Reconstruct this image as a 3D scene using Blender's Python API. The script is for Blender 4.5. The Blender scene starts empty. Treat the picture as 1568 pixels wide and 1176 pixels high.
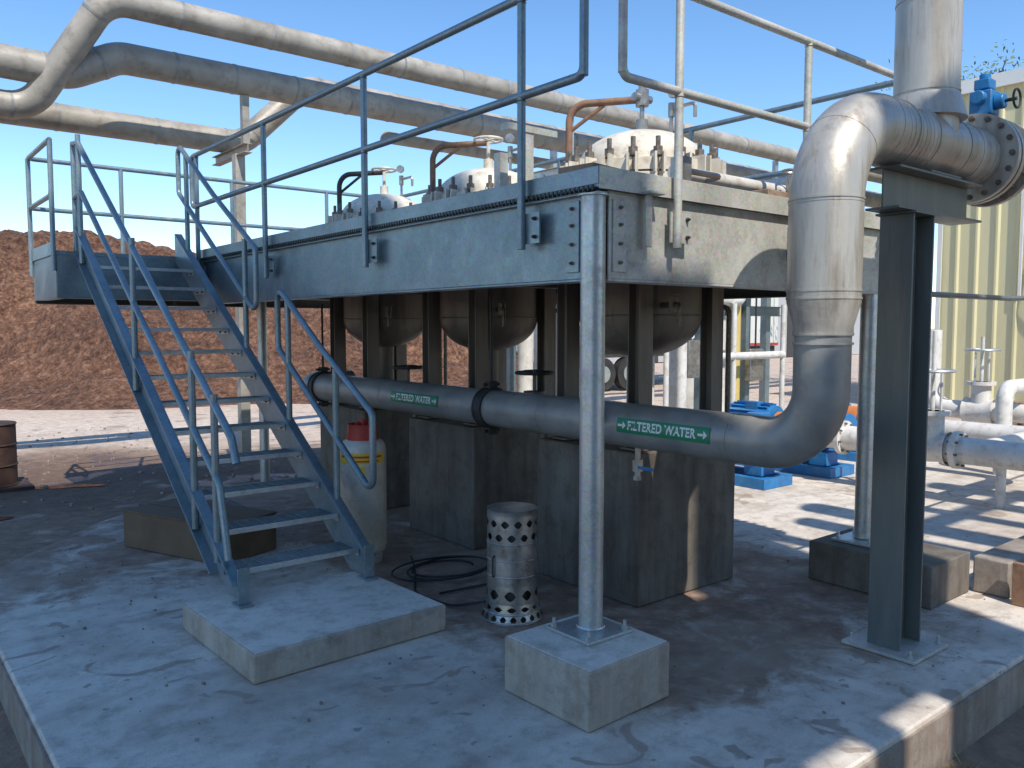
import bpy, math, random
from mathutils import Vector, Matrix, noise
random.seed(7)
sc=bpy.context.scene
V=Vector
# ---------------------------------------------------------------- materials
def nm(name):
    m=bpy.data.materials.new(name); m.use_nodes=True
    nt=m.node_tree; b=nt.nodes['Principled BSDF']
    return m,nt,b
def noise_node(nt,scale,detail=5,rough=.6,vec=None,dist=0):
    n=nt.nodes.new('ShaderNodeTexNoise'); n.inputs['Scale'].default_value=scale
    n.inputs['Detail'].default_value=min(detail,6); n.inputs['Roughness'].default_value=rough
    n.inputs['Distortion'].default_value=dist
    if vec is None:
        g=nt.nodes.new('ShaderNodeNewGeometry'); vec=g.outputs['Position']
    nt.links.new(vec,n.inputs['Vector']); return n
def ramp(nt,src,stops):
    r=nt.nodes.new('ShaderNodeValToRGB')
    el=r.color_ramp.elements
    el[0].position=stops[0][0]; el[0].color=(*stops[0][1],1)
    el[1].position=stops[-1][0]; el[1].color=(*stops[-1][1],1)
    for p,c in stops[1:-1]:
        e=el.new(p); e.color=(*c,1)
    nt.links.new(src,r.inputs[0]); return r
def mixc(nt,fac,a,b,mode='MIX'):
    m=nt.nodes.new('ShaderNodeMix'); m.data_type='RGBA'; m.blend_type=mode
    if isinstance(fac,float): m.inputs[0].default_value=fac
    else: nt.links.new(fac,m.inputs[0])
    for i,s in ((6,a),(7,b)):
        if isinstance(s,tuple): m.inputs[i].default_value=(*s,1)
        else: nt.links.new(s,m.inputs[i])
    return m.outputs[2]
def bump(nt,b,src,strength=.3,dist=.01):
    n=nt.nodes.new('ShaderNodeBump'); n.inputs['Strength'].default_value=strength
    n.inputs['Distance'].default_value=dist
    nt.links.new(src,n.inputs['Height']); nt.links.new(n.outputs[0],b.inputs['Normal']); return n
def weathered(name,c1,c2,scale=3,rough=.6,metal=0.,bscale=60,bstr=.15,stain=None,stainamt=.5,streak=False):
    m,nt,b=nm(name)
    n=noise_node(nt,scale)
    if streak:
        g=nt.nodes.new('ShaderNodeNewGeometry'); mp=nt.nodes.new('ShaderNodeMapping')
        mp.inputs['Scale'].default_value=(1,1,.12); nt.links.new(g.outputs['Position'],mp.inputs[0])
        nt.links.new(mp.outputs[0],n.inputs['Vector'])
    r=ramp(nt,n.outputs['Fac'],[(.32,c1),(.68,c2)])
    col=r.outputs[0]
    if stain:
        n2=noise_node(nt,scale*2.3,6,.7)
        if streak: nt.links.new(mp.outputs[0],n2.inputs['Vector'])
        r2=ramp(nt,n2.outputs['Fac'],[(.5,(0,0,0)),(.70,(stainamt,)*3)])
        col=mixc(nt,r2.outputs[0],col,stain)
    nt.links.new(col,b.inputs['Base Color'])
    b.inputs['Roughness'].default_value=rough; b.inputs['Metallic'].default_value=metal
    n3=noise_node(nt,bscale,2,.6); bump(nt,b,n3.outputs['Fac'],bstr,.004)
    r3=ramp(nt,n.outputs['Fac'],[(.3,(rough*.75,)*3),(.7,(min(1,rough*1.25),)*3)])
    nt.links.new(r3.outputs[0],b.inputs['Roughness'])
    return m
def galv(name,c1,c2,rough=.42,metal=.65,st=(.33,.31,.27)):
    m,nt,b=nm(name)
    g=nt.nodes.new('ShaderNodeNewGeometry')
    v=nt.nodes.new('ShaderNodeTexVoronoi'); v.inputs['Scale'].default_value=70
    nt.links.new(g.outputs['Position'],v.inputs['Vector'])
    n=noise_node(nt,2.5,6,.65)
    r=ramp(nt,n.outputs['Fac'],[(.3,c1),(.7,c2)])
    sp=mixc(nt,.14,r.outputs[0],v.outputs['Color'],'OVERLAY')
    n2=noise_node(nt,9,6,.75); r2=ramp(nt,n2.outputs['Fac'],[(.52,(0,0,0)),(.70,(.6,.6,.6))])
    col=mixc(nt,r2.outputs[0],sp,st)
    nt.links.new(col,b.inputs['Base Color'])
    b.inputs['Metallic'].default_value=metal
    r3=ramp(nt,n2.outputs['Fac'],[(.3,(rough*.8,)*3),(.7,(rough*1.35,)*3)]); nt.links.new(r3.outputs[0],b.inputs['Roughness'])
    return m
M={}
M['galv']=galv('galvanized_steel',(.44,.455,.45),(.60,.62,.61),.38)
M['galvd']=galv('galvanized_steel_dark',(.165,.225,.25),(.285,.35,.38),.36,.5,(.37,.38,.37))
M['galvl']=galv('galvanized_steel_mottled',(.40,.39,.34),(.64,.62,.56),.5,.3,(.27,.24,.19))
M['steelgrey']=weathered('grey_painted_steel',(.12,.135,.13),(.18,.195,.185),4,.40,.2,stain=(.30,.27,.22),stainamt=.4,streak=True)
M['clad']=weathered('pipe_paint_grey',(.24,.235,.225),(.37,.36,.34),4,.40,.2,30,.25,stain=(.40,.34,.26),stainamt=.6)
M['cladl']=weathered('pipe_insulation_tan',(.30,.27,.225),(.46,.42,.365),2.2,.5,.1,25,.5,stain=(.21,.17,.125),stainamt=.75)
M['cladv']=weathered('pipe_cladding_aluminium',(.38,.35,.31),(.55,.515,.46),6,.38,.35,30,.3,stain=(.27,.21,.15),stainamt=.75,streak=True)
M['cream']=weathered('vessel_cream_paint',(.60,.54,.44),(.74,.68,.58),5,.5,0,80,.1,stain=(.34,.25,.16),stainamt=.7)
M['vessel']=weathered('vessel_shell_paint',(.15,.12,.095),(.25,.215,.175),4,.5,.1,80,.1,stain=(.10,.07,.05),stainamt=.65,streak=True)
M['rust']=weathered('rusty_steel',(.20,.10,.06),(.32,.19,.12),20,.75,.1)
M['dark']=weathered('dark_cast_iron',(.035,.035,.035),(.08,.075,.07),15,.6,.3)
M['bolt']=weathered('oily_bolts',(.10,.085,.07),(.26,.22,.18),40,.5,.5)
M['blue']=weathered('blue_machine_paint',(.01,.14,.36),(.02,.20,.48),6,.4,0,stain=(.2,.25,.3),stainamt=.4)
M['yellow']=weathered('safety_yellow',(.58,.44,.14),(.66,.50,.18),6,.5)
M['red']=weathered('red_paint',(.42,.035,.025),(.52,.06,.04),10,.45)
M['orange']=weathered('orange_paint',(.55,.16,.04),(.62,.22,.06),8,.5)
M['white']=weathered('white_pipe_paint',(.60,.57,.52),(.75,.72,.67),4,.5,0,60,.1,stain=(.40,.32,.24),stainamt=.7)
M['cyl']=weathered('gas_cylinder_paint',(.54,.50,.42),(.68,.63,.54),5,.4,.1,stain=(.36,.28,.2),stainamt=.5)
M['wood']=weathered('weathered_wood',(.20,.13,.085),(.38,.27,.19),14,.8,0,70,.4)
M['cardboard']=weathered('brown_board',(.11,.07,.04),(.18,.12,.075),6,.85)
M['tank']=weathered('rusty_dark_tank',(.03,.018,.014),(.09,.045,.033),5,.7)
M['rubber']=weathered('rubber',(.02,.02,.02),(.04,.04,.04),5,.6)
M['stainless']=weathered('dull_stainless',(.33,.31,.28),(.50,.48,.45),8,.36,.75,60,.1,stain=(.2,.14,.1),stainamt=.7)
M['ybldg']=weathered('yellow_siding',(.66,.59,.34),(.74,.67,.41),.8,.5,0,20,.05,streak=True,stain=(.5,.42,.25),stainamt=.4)
M['trimw']=weathered('white_trim',(.68,.68,.64),(.76,.76,.72),2,.5)
M['wall']=weathered('blocker_wall_grey',(.42,.41,.39),(.52,.51,.49),1,.8)
M['glass']=weathered('dark_glass',(.02,.03,.035),(.03,.04,.05),2,.1)
M['brick']=weathered('red_rubble',(.16,.085,.06),(.34,.21,.15),7,.9,0,20,.6,stain=(.40,.34,.29),stainamt=.7)
M['green']=weathered('green_label',(.01,.20,.09),(.015,.25,.105),5,.4)
M['labelw']=weathered('label_white',(.78,.78,.75),(.82,.82,.8),5,.4)
M['labely']=weathered('label_yellow',(.75,.5,.03),(.8,.55,.05),5,.4)
M['labelr']=weathered('label_red',(.5,.04,.02),(.55,.05,.03),5,.4)
M['farm']=weathered('far_siding',(.36,.36,.36),(.42,.42,.42),1,.7)
M['water']=weathered('muddy_water',(.05,.04,.03),(.07,.055,.045),2,.05,0,12,.03)

def concrete(name,base1,base2,stain=(.2,.13,.09),vertical=False,dirt=False,sv=.75):
    m,nt,b=nm(name)
    n1=noise_node(nt,1.1,5,.62); n2=noise_node(nt,6,6,.72); n3=noise_node(nt,90,3,.7)
    r1=ramp(nt,n1.outputs['Fac'],[(.3,base1),(.7,base2)])
    col=r1.outputs[0]
    r2=ramp(nt,n2.outputs['Fac'],[(.30,(.56,.53,.50)),(.52,(1,1,1)),(.8,(1.14,1.12,1.09))])
    col=mixc(nt,.85,col,r2.outputs[0],'MULTIPLY')
    r3=ramp(nt,n3.outputs['Fac'],[(.3,(.80,.80,.80)),(.7,(1.1,1.1,1.1))])
    col=mixc(nt,.7,col,r3.outputs[0],'MULTIPLY')
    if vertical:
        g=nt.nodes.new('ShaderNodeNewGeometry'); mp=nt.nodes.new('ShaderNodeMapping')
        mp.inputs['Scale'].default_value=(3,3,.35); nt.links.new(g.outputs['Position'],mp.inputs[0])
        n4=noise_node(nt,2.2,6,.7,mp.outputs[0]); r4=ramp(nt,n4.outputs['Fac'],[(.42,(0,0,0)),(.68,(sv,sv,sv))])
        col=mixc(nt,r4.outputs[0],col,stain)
    if dirt:
        g=nt.nodes.new('ShaderNodeNewGeometry'); sx=nt.nodes.new('ShaderNodeSeparateXYZ'); nt.links.new(g.outputs['Position'],sx.inputs[0])
        def mr(src,a,bb,lo=0,hi=1):
            k=nt.nodes.new('ShaderNodeMapRange'); k.inputs[1].default_value=a;k.inputs[2].default_value=bb
            k.inputs[3].default_value=lo;k.inputs[4].default_value=hi
            nt.links.new(src,k.inputs[0]); return k.outputs[0]
        def mt(op,a,bb):
            k=nt.nodes.new('ShaderNodeMath'); k.operation=op
            for i,s in enumerate((a,bb)):
                if isinstance(s,(int,float)): k.inputs[i].default_value=s
                else: nt.links.new(s,k.inputs[i])
            return k.outputs[0]
        x,y=sx.outputs[0],sx.outputs[1]
        mx=mt('MULTIPLY',mr(x,2.6,3.3),mr(x,7.0,5.8)); my=mt('MULTIPLY',mr(y,1.9,2.9),mr(y,12,9))
        reg=mt('MULTIPLY',mx,my)
        reg=mt('MAXIMUM',reg,mt('MULTIPLY',mr(y,5.2,7.6),mt('MULTIPLY',mr(x,6.5,5.5),.85)))
        nd=noise_node(nt,1.7,6,.68,dist=.6)
        f=mt('ADD',mt('MULTIPLY',reg,.70),mt('MULTIPLY',mt('SUBTRACT',nd.outputs['Fac'],.5),1.9))
        rr=ramp(nt,f,[(.26,(0,0,0)),(.38,(.45,.45,.45)),(.56,(.95,.95,.95))])
        nd2=noise_node(nt,5,6,.7)
        dc=ramp(nt,nd2.outputs['Fac'],[(.3,(.15,.085,.055)),(.52,(.28,.18,.125)),(.72,(.48,.37,.30))])
        col=mixc(nt,rr.outputs[0],col,dc.outputs[0])
        v=noise_node(nt,2.6,3,.45,dist=1.4); rv=ramp(nt,v.outputs['Fac'],[(.64,(0,0,0)),(.67,(.6,.6,.6))])
        col=mixc(nt,rv.outputs[0],col,(.22,.15,.105))
        v2=noise_node(nt,11,3,.5); rv2=ramp(nt,v2.outputs['Fac'],[(.68,(0,0,0)),(.71,(.6,.6,.6))])
        col=mixc(nt,rv2.outputs[0],col,(.18,.13,.10))
        v3=noise_node(nt,.8,6,.7,dist=.5); rv3=ramp(nt,v3.outputs['Fac'],[(.46,(0,0,0)),(.64,(.6,.6,.6))])
        col=mixc(nt,rv3.outputs[0],col,(.36,.28,.21))
        wv=nt.nodes.new('ShaderNodeTexWave'); wv.wave_type='RINGS'; wv.inputs['Scale'].default_value=.55; wv.inputs['Distortion'].default_value=3.5; wv.inputs['Detail'].default_value=3; wv.inputs['Detail Scale'].default_value=1.2
        nt.links.new(g.outputs['Position'],wv.inputs['Vector']); rw_=ramp(nt,wv.outputs['Fac'],[(.0,(.88,.87,.86)),(.12,(1,1,1)),(1,(1.03,1.03,1.03))])
        col=mixc(nt,.8,col,rw_.outputs[0],'MULTIPLY')
    nt.links.new(col,b.inputs['Base Color'])
    b.inputs['Roughness'].default_value=.85
    mx2=mixc(nt,.5,n3.outputs['Color'],n2.outputs['Color']); bump(nt,b,mx2,.4,.012)
    return m
M['slab']=concrete('slab_concrete',(.58,.51,.435),(.72,.645,.56),dirt=True)
M['pad']=concrete('pad_concrete',(.62,.555,.475),(.73,.665,.58))
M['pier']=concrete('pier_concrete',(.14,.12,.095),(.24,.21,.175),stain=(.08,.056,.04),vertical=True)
M['footc']=concrete('footing_concrete',(.36,.325,.275),(.50,.455,.39),stain=(.28,.205,.145),vertical=True,sv=.6)
M['edge']=concrete('edge_concrete',(.28,.24,.20),(.40,.35,.30),stain=(.20,.12,.08),vertical=True)

# ground
m,nt,b=nm('dirt_ground'); M['ground']=m
g=nt.nodes.new('ShaderNodeNewGeometry'); dp=nt.nodes.new('ShaderNodeVectorMath'); dp.operation='DOT_PRODUCT'
nt.links.new(g.outputs['Position'],dp.inputs[0]); dp.inputs[1].default_value=(.438,.9,0)
n1=noise_node(nt,.55,6,.65); ad=nt.nodes.new('ShaderNodeMath'); ad.operation='MULTIPLY_ADD'
nt.links.new(n1.outputs['Fac'],ad.inputs[0]); ad.inputs[1].default_value=5; nt.links.new(dp.outputs['Value'],ad.inputs[2])
mr_=nt.nodes.new('ShaderNodeMapRange'); mr_.inputs[1].default_value=0; mr_.inputs[2].default_value=40; nt.links.new(ad.outputs[0],mr_.inputs[0])
r=ramp(nt,mr_.outputs[0],[(.29,(.27,.185,.13)),(.34,(.15,.095,.065)),(.385,(.17,.11,.078)),(.41,(.32,.23,.17)),(.435,(.52,.42,.34)),(.5,(.62,.52,.43)),(.60,(.56,.44,.35))])
n2=noise_node(nt,7,6,.75); r2=ramp(nt,n2.outputs['Fac'],[(.3,(.45,.45,.45)),(.7,(1.35,1.3,1.25))])
col=mixc(nt,.75,r.outputs[0],r2.outputs[0],'MULTIPLY')
n4=noise_node(nt,1.1,4,.5); rp=ramp(nt,n4.outputs['Fac'],[(.36,(.12,.12,.12)),(.43,(.9,.9,.9))])
nt.links.new(rp.outputs[0],b.inputs['Roughness'])
nt.links.new(col,b.inputs['Base Color'])
n3=noise_node(nt,25,4,.7); mm=mixc(nt,.5,n2.outputs['Color'],n3.outputs['Color']); bump(nt,b,mm,.6,.05)

# mulch
m,nt,b=nm('bark_mulch'); M['mulch']=m
g=nt.nodes.new('ShaderNodeNewGeometry'); v=nt.nodes.new('ShaderNodeTexVoronoi'); v.inputs['Scale'].default_value=8
nt.links.new(g.outputs['Position'],v.inputs['Vector'])
n1=noise_node(nt,4.5,6,.9); n2=noise_node(nt,.45,5,.6)
r=ramp(nt,n1.outputs['Fac'],[(.34,(.035,.014,.008)),(.45,(.18,.082,.047)),(.56,(.34,.18,.108)),(.68,(.56,.36,.25))])
r2=ramp(nt,n2.outputs['Fac'],[(.3,(.60,.55,.52)),(.7,(1.18,1.12,1.06))])
col=mixc(nt,1.,r.outputs[0],r2.outputs[0],'MULTIPLY')
nt.links.new(col,b.inputs['Base Color']); b.inputs['Roughness'].default_value=.95
mm=mixc(nt,.5,n1.outputs['Color'],v.outputs['Distance']); bump(nt,b,mm,1.,.4)
m,nt,b=nm('leaf'); M['leaf']=m
n1=noise_node(nt,2,4); r=ramp(nt,n1.outputs['Fac'],[(.3,(.07,.11,.025)),(.7,(.17,.20,.06))]); nt.links.new(r.outputs[0],b.inputs['Base Color']); b.inputs['Roughness'].default_value=.7
M['bark']=weathered('bark',(.10,.075,.05),(.17,.13,.09),8,.9)

# ---------------------------------------------------------------- geometry
class G:
    def __init__(s): s.v=[]; s.f=[]
    def add(s,vs,fs):
        o=len(s.v); s.v+= [tuple(p) for p in vs]; s.f+=[tuple(i+o for i in f) for f in fs]; return s
    def box(s,x0,x1,y0,y1,z0,z1,rot=0,c=None):
        vs=[V((x,y,z)) for z in (z0,z1) for y in (y0,y1) for x in (x0,x1)]
        if rot:
            c=V(((x0+x1)/2,(y0+y1)/2,0)) if c is None else V(c)
            Rm=Matrix.Rotation(rot,3,'Z'); vs=[Rm@(p-c)+c for p in vs]
        return s.add(vs,[(0,2,3,1),(4,5,7,6),(0,1,5,4),(2,6,7,3),(0,4,6,2),(1,3,7,5)])
    def obox(s,p,ax,ay,az):
        p,ax,ay,az=map(V,(p,ax,ay,az))
        vs=[p+ax*i+ay*j+az*k for k in (-.5,.5) for j in (-.5,.5) for i in (-.5,.5)]
        return s.add(vs,[(0,2,3,1),(4,5,7,6),(0,1,5,4),(2,6,7,3),(0,4,6,2),(1,3,7,5)])
    def prism(s,poly,ext):
        ext=V(ext); n=len(poly); vs=[V(p) for p in poly]+[V(p)+ext for p in poly]
        fs=[tuple(range(n))[::-1],tuple(range(n,2*n))]+[(i,(i+1)%n,(i+1)%n+n,i+n) for i in range(n)]
        return s.add(vs,fs)
    def sweep(s,pts,rad,n=16,caps=True):
        pts=[V(p) for p in pts]
        if not isinstance(rad,(list,tuple)): rad=[rad]*len(pts)
        t=(pts[1]-pts[0]).normalized()
        up=V((0,0,1)) if abs(t.z)<.9 else V((1,0,0))
        u=t.cross(up).normalized(); vs=[]
        for i,p in enumerate(pts):
            if i==0: tt=(pts[1]-p).normalized()
            elif i==len(pts)-1: tt=(p-pts[i-1]).normalized()
            else:
                tt=((p-pts[i-1]).normalized()+(pts[i+1]-p).normalized())
                tt=tt.normalized() if tt.length>1e-6 else (p-pts[i-1]).normalized()
            u=(u-tt*u.dot(tt)).normalized(); w=tt.cross(u)
            for k in range(n):
                a=2*math.pi*k/n; vs.append(p+(u*math.cos(a)+w*math.sin(a))*rad[i])
        fs=[]
        for i in range(len(pts)-1):
            for k in range(n):
                fs.append((i*n+k,i*n+(k+1)%n,(i+1)*n+(k+1)%n,(i+1)*n+k))
        if caps:
            fs.append(tuple(range(n))[::-1]); fs.append(tuple((len(pts)-1)*n+k for k in range(n)))
        return s.add(vs,fs)
    def cyl(s,p0,p1,r,n=16,r2=None): return s.sweep([p0,p1],[r,r if r2 is None else r2],n)
    def tube(s,pts,r,rf=.1,n=12,seg=8): return s.sweep(fillet(pts,rf,seg),r,n)
    def rev(s,prof,c,axis=(0,0,1),n=40):
        a=V(axis).normalized(); c=V(c); up=V((0,0,1)) if abs(a.z)<.9 else V((1,0,0))
        u=a.cross(up).normalized(); w=a.cross(u); vs=[]; fs=[]
        for (r,h) in prof:
            for k in range(n):
                t=2*math.pi*k/n; vs.append(c+a*h+(u*math.cos(t)+w*math.sin(t))*max(r,1e-4))
        for i in range(len(prof)-1):
            for k in range(n): fs.append((i*n+k,(i+1)*n+k,(i+1)*n+(k+1)%n,i*n+(k+1)%n))
        return s.add(vs,fs)
    def torus(s,c,axis,R,r,n=28,k=8):
        a=V(axis).normalized(); up=V((0,0,1)) if abs(a.z)<.9 else V((1,0,0))
        u=a.cross(up).normalized(); w=a.cross(u); c=V(c); vs=[]; fs=[]
        for i in range(n):
            t=2*math.pi*i/n; d=u*math.cos(t)+w*math.sin(t)
            for j in range(k):
                q=2*math.pi*j/k; vs.append(c+d*(R+r*math.cos(q))+a*r*math.sin(q))
        for i in range(n):
            for j in range(k): fs.append((i*k+j,((i+1)%n)*k+j,((i+1)%n)*k+(j+1)%k,i*k+(j+1)%k))
        return s.add(vs,fs)
def fillet(pts,rf,seg=8):
    src=[V(p) for p in pts]; pts=[src[0]]
    for p in src[1:]:
        if (p-pts[-1]).length>1e-5: pts.append(p)
    out=[pts[0]]
    for i in range(1,len(pts)-1):
        P=pts[i]; d1=(P-pts[i-1]); d2=(pts[i+1]-P); l1,l2=d1.length,d2.length; d1.normalize(); d2.normalize()
        phi=d1.angle(d2)
        if phi<.02: out.append(P); continue
        r=rf[i-1] if isinstance(rf,(list,tuple)) else rf
        t=min(r*math.tan(phi/2),.49*l1,.49*l2); r=t/math.tan(phi/2)
        c=P+(d2-d1).normalized()*(r/math.cos(phi/2)); a=P-d1*t; ax=d1.cross(d2).normalized()
        for k in range(seg+1): out.append(c+Matrix.Rotation(phi*k/seg,3,ax)@(a-c))
    out.append(pts[-1]); return out
def top(name):
    e=bpy.data.objects.new(name,None); e.empty_display_size=.2; sc.collection.objects.link(e); return e
def mesh(name,g,mat,parent=None,bevel=0,ang=35,recalc=True):
    me=bpy.data.meshes.new(name); me.from_pydata([tuple(v) for v in g.v],[],g.f); me.validate()
    import bmesh
    if recalc:
        bm=bmesh.new(); bm.from_mesh(me); bmesh.ops.recalc_face_normals(bm,faces=bm.faces); bm.to_mesh(me); bm.free()
    me.materials.append(M[mat] if isinstance(mat,str) else mat)
    for p in me.polygons: p.use_smooth=True
    me.set_sharp_from_angle(angle=math.radians(ang))
    o=bpy.data.objects.new(name,me); sc.collection.objects.link(o)
    if parent: o.parent=parent
    if bevel:
        b=o.modifiers.new('bevel','BEVEL'); b.width=bevel; b.segments=2; b.limit_method='ANGLE'; b.angle_limit=math.radians(50)
    return o
def hexbolt(g,p,axis,r=.014,h=.016,stud=.02):
    a=V(axis).normalized(); p=V(p)
    g.cyl(p,p+a*h,r,6); g.cyl(p+a*h,p+a*(h+stud),r*.55,8)
def ibeam(g,p0,p1,depth,width,tw=.012,tf=.016,side=None):
    p0,p1=V(p0),V(p1); d=(p1-p0); L=d.length; d.normalize(); s=d.cross(V((0,0,1))).normalized(); c=(p0+p1)/2
    z=V((0,0,1))
    g.obox(c,d*L,s*tw,z*(depth-2*tf)); g.obox(c+z*(depth-tf)/2,d*L,s*width,z*tf); g.obox(c-z*(depth-tf)/2,d*L,s*width,z*tf)
def channel(g,p0,p1,depth,width,side,tw=.012,tf=.014):
    p0,p1,side=V(p0),V(p1),V(side); d=(p1-p0); L=d.length; d.normalize(); c=(p0+p1)/2; up=side.cross(d).normalized()
    if up.z<0: up=-up
    g.obox(c,d*L,side*tw,up*(depth-2*tf))
    for sg in (1,-1): g.obox(c+up*sg*(depth-tf)/2-side*(width/2-tw/2),d*L,side*width,up*tf)

# ---------------------------------------------------------------- ground
def lin(a,b,n): return [a+(b-a)*i/(n-1) for i in range(n)]
def sm(a,b,x):
    t=max(0,min(1,(x-a)/(b-a))); return t*t*(3-2*t)
def gz(x,y):
    low=max(1-sm(1.9,2.3,y), (1-sm(.75,1.2,x))*(1-sm(6.6,8.4,y)))
    far=math.hypot(x,y)
    z=-.03-.30*low
    if far<60 : z+=.04*noise.noise(V((x*.5,y*.5,0)))*sm(9,12,y)
    return z
xs=[-900,-400,-150,-60]+lin(-30,40,141)+[60,150,400,900]
ys=[-900,-400,-150,-60]+lin(-30,40,141)+[60,150,400,900]
g=G(); nx=len(xs)
g.v=[(x,y,gz(x,y)) for y in ys for x in xs]
g.f=[(j*nx+i,j*nx+i+1,(j+1)*nx+i+1,(j+1)*nx+i) for j in range(len(ys)-1) for i in range(nx-1)]
mesh('ground',g,'ground',ang=80)
slab=top('concrete_slab')
g=G(); poly=[(.66,1.8),(15,1.8),(15,10.2),(3.0,10.0),(2.48,9.41),(1.9,8.9),(.92,7.75),(.66,7.2)]
g.prism([(x,y,-.45) for x,y in poly],(0,0,.45)); mesh('slab_top',g,'slab',slab,.012)
g=G(); g.box(.7,15,1.785,1.798,-.45,-.03); g.box(.645,.658,1.8,7.1,-.45,-.03); mesh('slab_edge',g,'edge',slab)
# puddles on the dirt yard
for (px_,py_,ra,rb) in ((1.02,9.9,.30,.10),(2.1,11.3,.42,.12),(.4,11.0,.5,.14)):
    g=G(); n=40
    zmax=max(gz(px_+dx,py_+dy) for dx in (-ra,0,ra) for dy in (-ra*.6,0,ra*.6))
    for k in range(n):
        a=2*math.pi*k/n; q=1+.55*noise.noise(V((math.cos(a)*1.9+px_,math.sin(a)*1.9,py_)))+.2*noise.noise(V((math.cos(a)*5+px_,math.sin(a)*5,py_)))
        g.v.append((px_+ra*q*math.cos(a),py_+rb*q*math.sin(a)-.4*ra*q*math.cos(a),zmax+.004))
    g.f=[tuple(range(n))]; mesh('puddle',g,'water',recalc=False)
# mound
mo=G(); S=lin(-45,12,260); T=lin(20.5,42,95)
u=V((.9,-.438)); w=V((.438,.9))
def mh(s,t):
    e=t-21.96+noise.noise(V((s*.3,0,3)))*1.0
    hmax=4.75+.6*noise.noise(V((s*.16,t*.1,1)))-1.6*sm(-7,5,s)-.6*sm(-14,-30,s)
    ee=e+1.3*noise.noise(V((s*.28,t*.2,8)))
    h=hmax*(.55*sm(-.3,9.5,ee)+.45*max(0,min(1,(ee+.2)/7.5)))
    h*=1-sm(3,9.5,s)
    h*=1-sm(14,19,e)
    if h>.02:
        k=min(1,h)
        h+=k*(.38*noise.fractal(V((s*.5,t*.5,0)),1,2,6)+.3*abs(noise.noise(V((s*.9,t*1.6,5))))+.22*noise.noise(V((s*2.6,t*2.6,5)))+.15*noise.noise(V((s*6,t*6,2))))
        h+=k*.12*math.sin(t*2.4+2*noise.noise(V((s*.4,0,9))))
    return max(h,0)-.07
ns=len(S)
for t in T:
    for s in S:
        p=u*s+w*t; mo.v.append((p.x,p.y,mh(s,t)))
mo.f=[(j*ns+i,j*ns+i+1,(j+1)*ns+i+1,(j+1)*ns+i) for j in range(len(T)-1) for i in range(ns-1)]
mesh('mulch_mound',mo,'mulch',ang=180)

p_=top('concrete_stair_pad'); g=G(); g.prism([(1.66,4.27,0.003),(2.94,4.29,0.003),(2.90,5.32,0.003),(1.63,5.38,0.003)],(0,0,.168)); mesh('pad_block',g,'footc',p_,.012)
g=G(); g.prism([(1.675,4.285,0.171),(2.925,4.305,0.171),(2.885,5.305,0.171),(1.645,5.365,0.171)],(0,0,.003)); mesh('pad_finish',g,'pad',p_)
# ---------------------------------------------------------------- platform
pf=top('steel_platform')
X0,X1,Y0,Y1=3.09,6.2,3.09,10.4
zb,zt=2.19,2.665
g=G()
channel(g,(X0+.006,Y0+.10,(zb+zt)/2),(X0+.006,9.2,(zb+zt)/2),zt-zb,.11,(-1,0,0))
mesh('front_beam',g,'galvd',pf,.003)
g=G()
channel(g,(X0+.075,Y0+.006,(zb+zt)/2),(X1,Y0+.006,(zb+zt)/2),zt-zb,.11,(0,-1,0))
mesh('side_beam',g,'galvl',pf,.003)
g=G()
channel(g,(X1,Y0,2.43),(X1,Y1,2.43),.47,.1,(1,0,0)); channel(g,(1.68,Y1,2.43),(X1,Y1,2.43),.47,.1,(0,1,0))
for y in (3.75,5.2,7.1,9.2): ibeam(g,(X0+.03,y,2.45),(X1-.03,y,2.45),.36,.15)
for x in (4.12,5.38): ibeam(g,(x,Y0+.03,2.48),(x,Y1-.03,2.48),.28,.12)
mesh('joists',g,'steelgrey',pf)
g=G(); g.box(X0-.03,X1+.03,Y0-.03,Y1+.03,2.67,2.70); g.box(1.68,X0-.04,9.2,Y1+.03,2.67,2.70); mesh('deck_plate',g,'galvd',pf)
g=G()
g.box(X0-.036,X0-.028,Y0-.03,9.17,2.685,2.775); g.box(1.66,1.668,9.2,Y1,2.66,2.79)
g.box(X0-.036,X0+.03,Y0-.03,9.15,2.640,2.648)
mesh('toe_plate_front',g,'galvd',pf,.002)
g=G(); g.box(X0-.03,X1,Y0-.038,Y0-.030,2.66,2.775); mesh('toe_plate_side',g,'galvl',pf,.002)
g=G(); y=Y0
while y<9.1:
    g.box(X0-.044,X0-.037,y,y+.012,2.655,2.683); y+=.034
mesh('grating_edge',g,'dark',pf)
g=G()
channel(g,(1.68,9.2,2.45),(X0-.02,9.2,2.45),.44,.1,(0,-1,0)); channel(g,(1.68,9.2,2.45),(1.68,Y1,2.45),.44,.1,(-1,0,0))
mesh('landing_beams',g,'galvd',pf,.003)
g=G(); g.box(X0-.010,X0-.001,3.23,3.33,2.24,2.62); mesh('clip_plate_front',g,'galvd',pf,.002)
g=G(); g.box(3.19,3.29,Y0-.010,Y0-.001,2.24,2.62); g.box(4.82,4.98,Y0-.014,Y0-.002,2.38,2.6)
mesh('clip_plates',g,'galvl',pf,.002)
g=G()
for z in (2.29,2.39,2.49,2.58):
    hexbolt(g,(3.24,Y0-.010,z),(0,-1,0),.011,.012,.01); hexbolt(g,(X0-.010,3.28,z),(-1,0,0),.011,.012,.01)
mesh('connection_bolts',g,'bolt',pf)
g=G()
cx,cy=3.09,3.13
g.sweep([(cx,cy,.325),(cx,cy,2.63)],.066,28); g.cyl((cx,cy,2.63),(cx,cy,2.638),.085,28)
g.cyl((6.05,3.16,.33),(6.05,3.16,2.19),.066,24)
for x,y in ((3.95,9.65),(6.05,9.9),(6.05,6.6)): g.cyl((x,y,0),(x,y,2.3),.057,20)
mesh('columns',g,'galv',pf)
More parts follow.
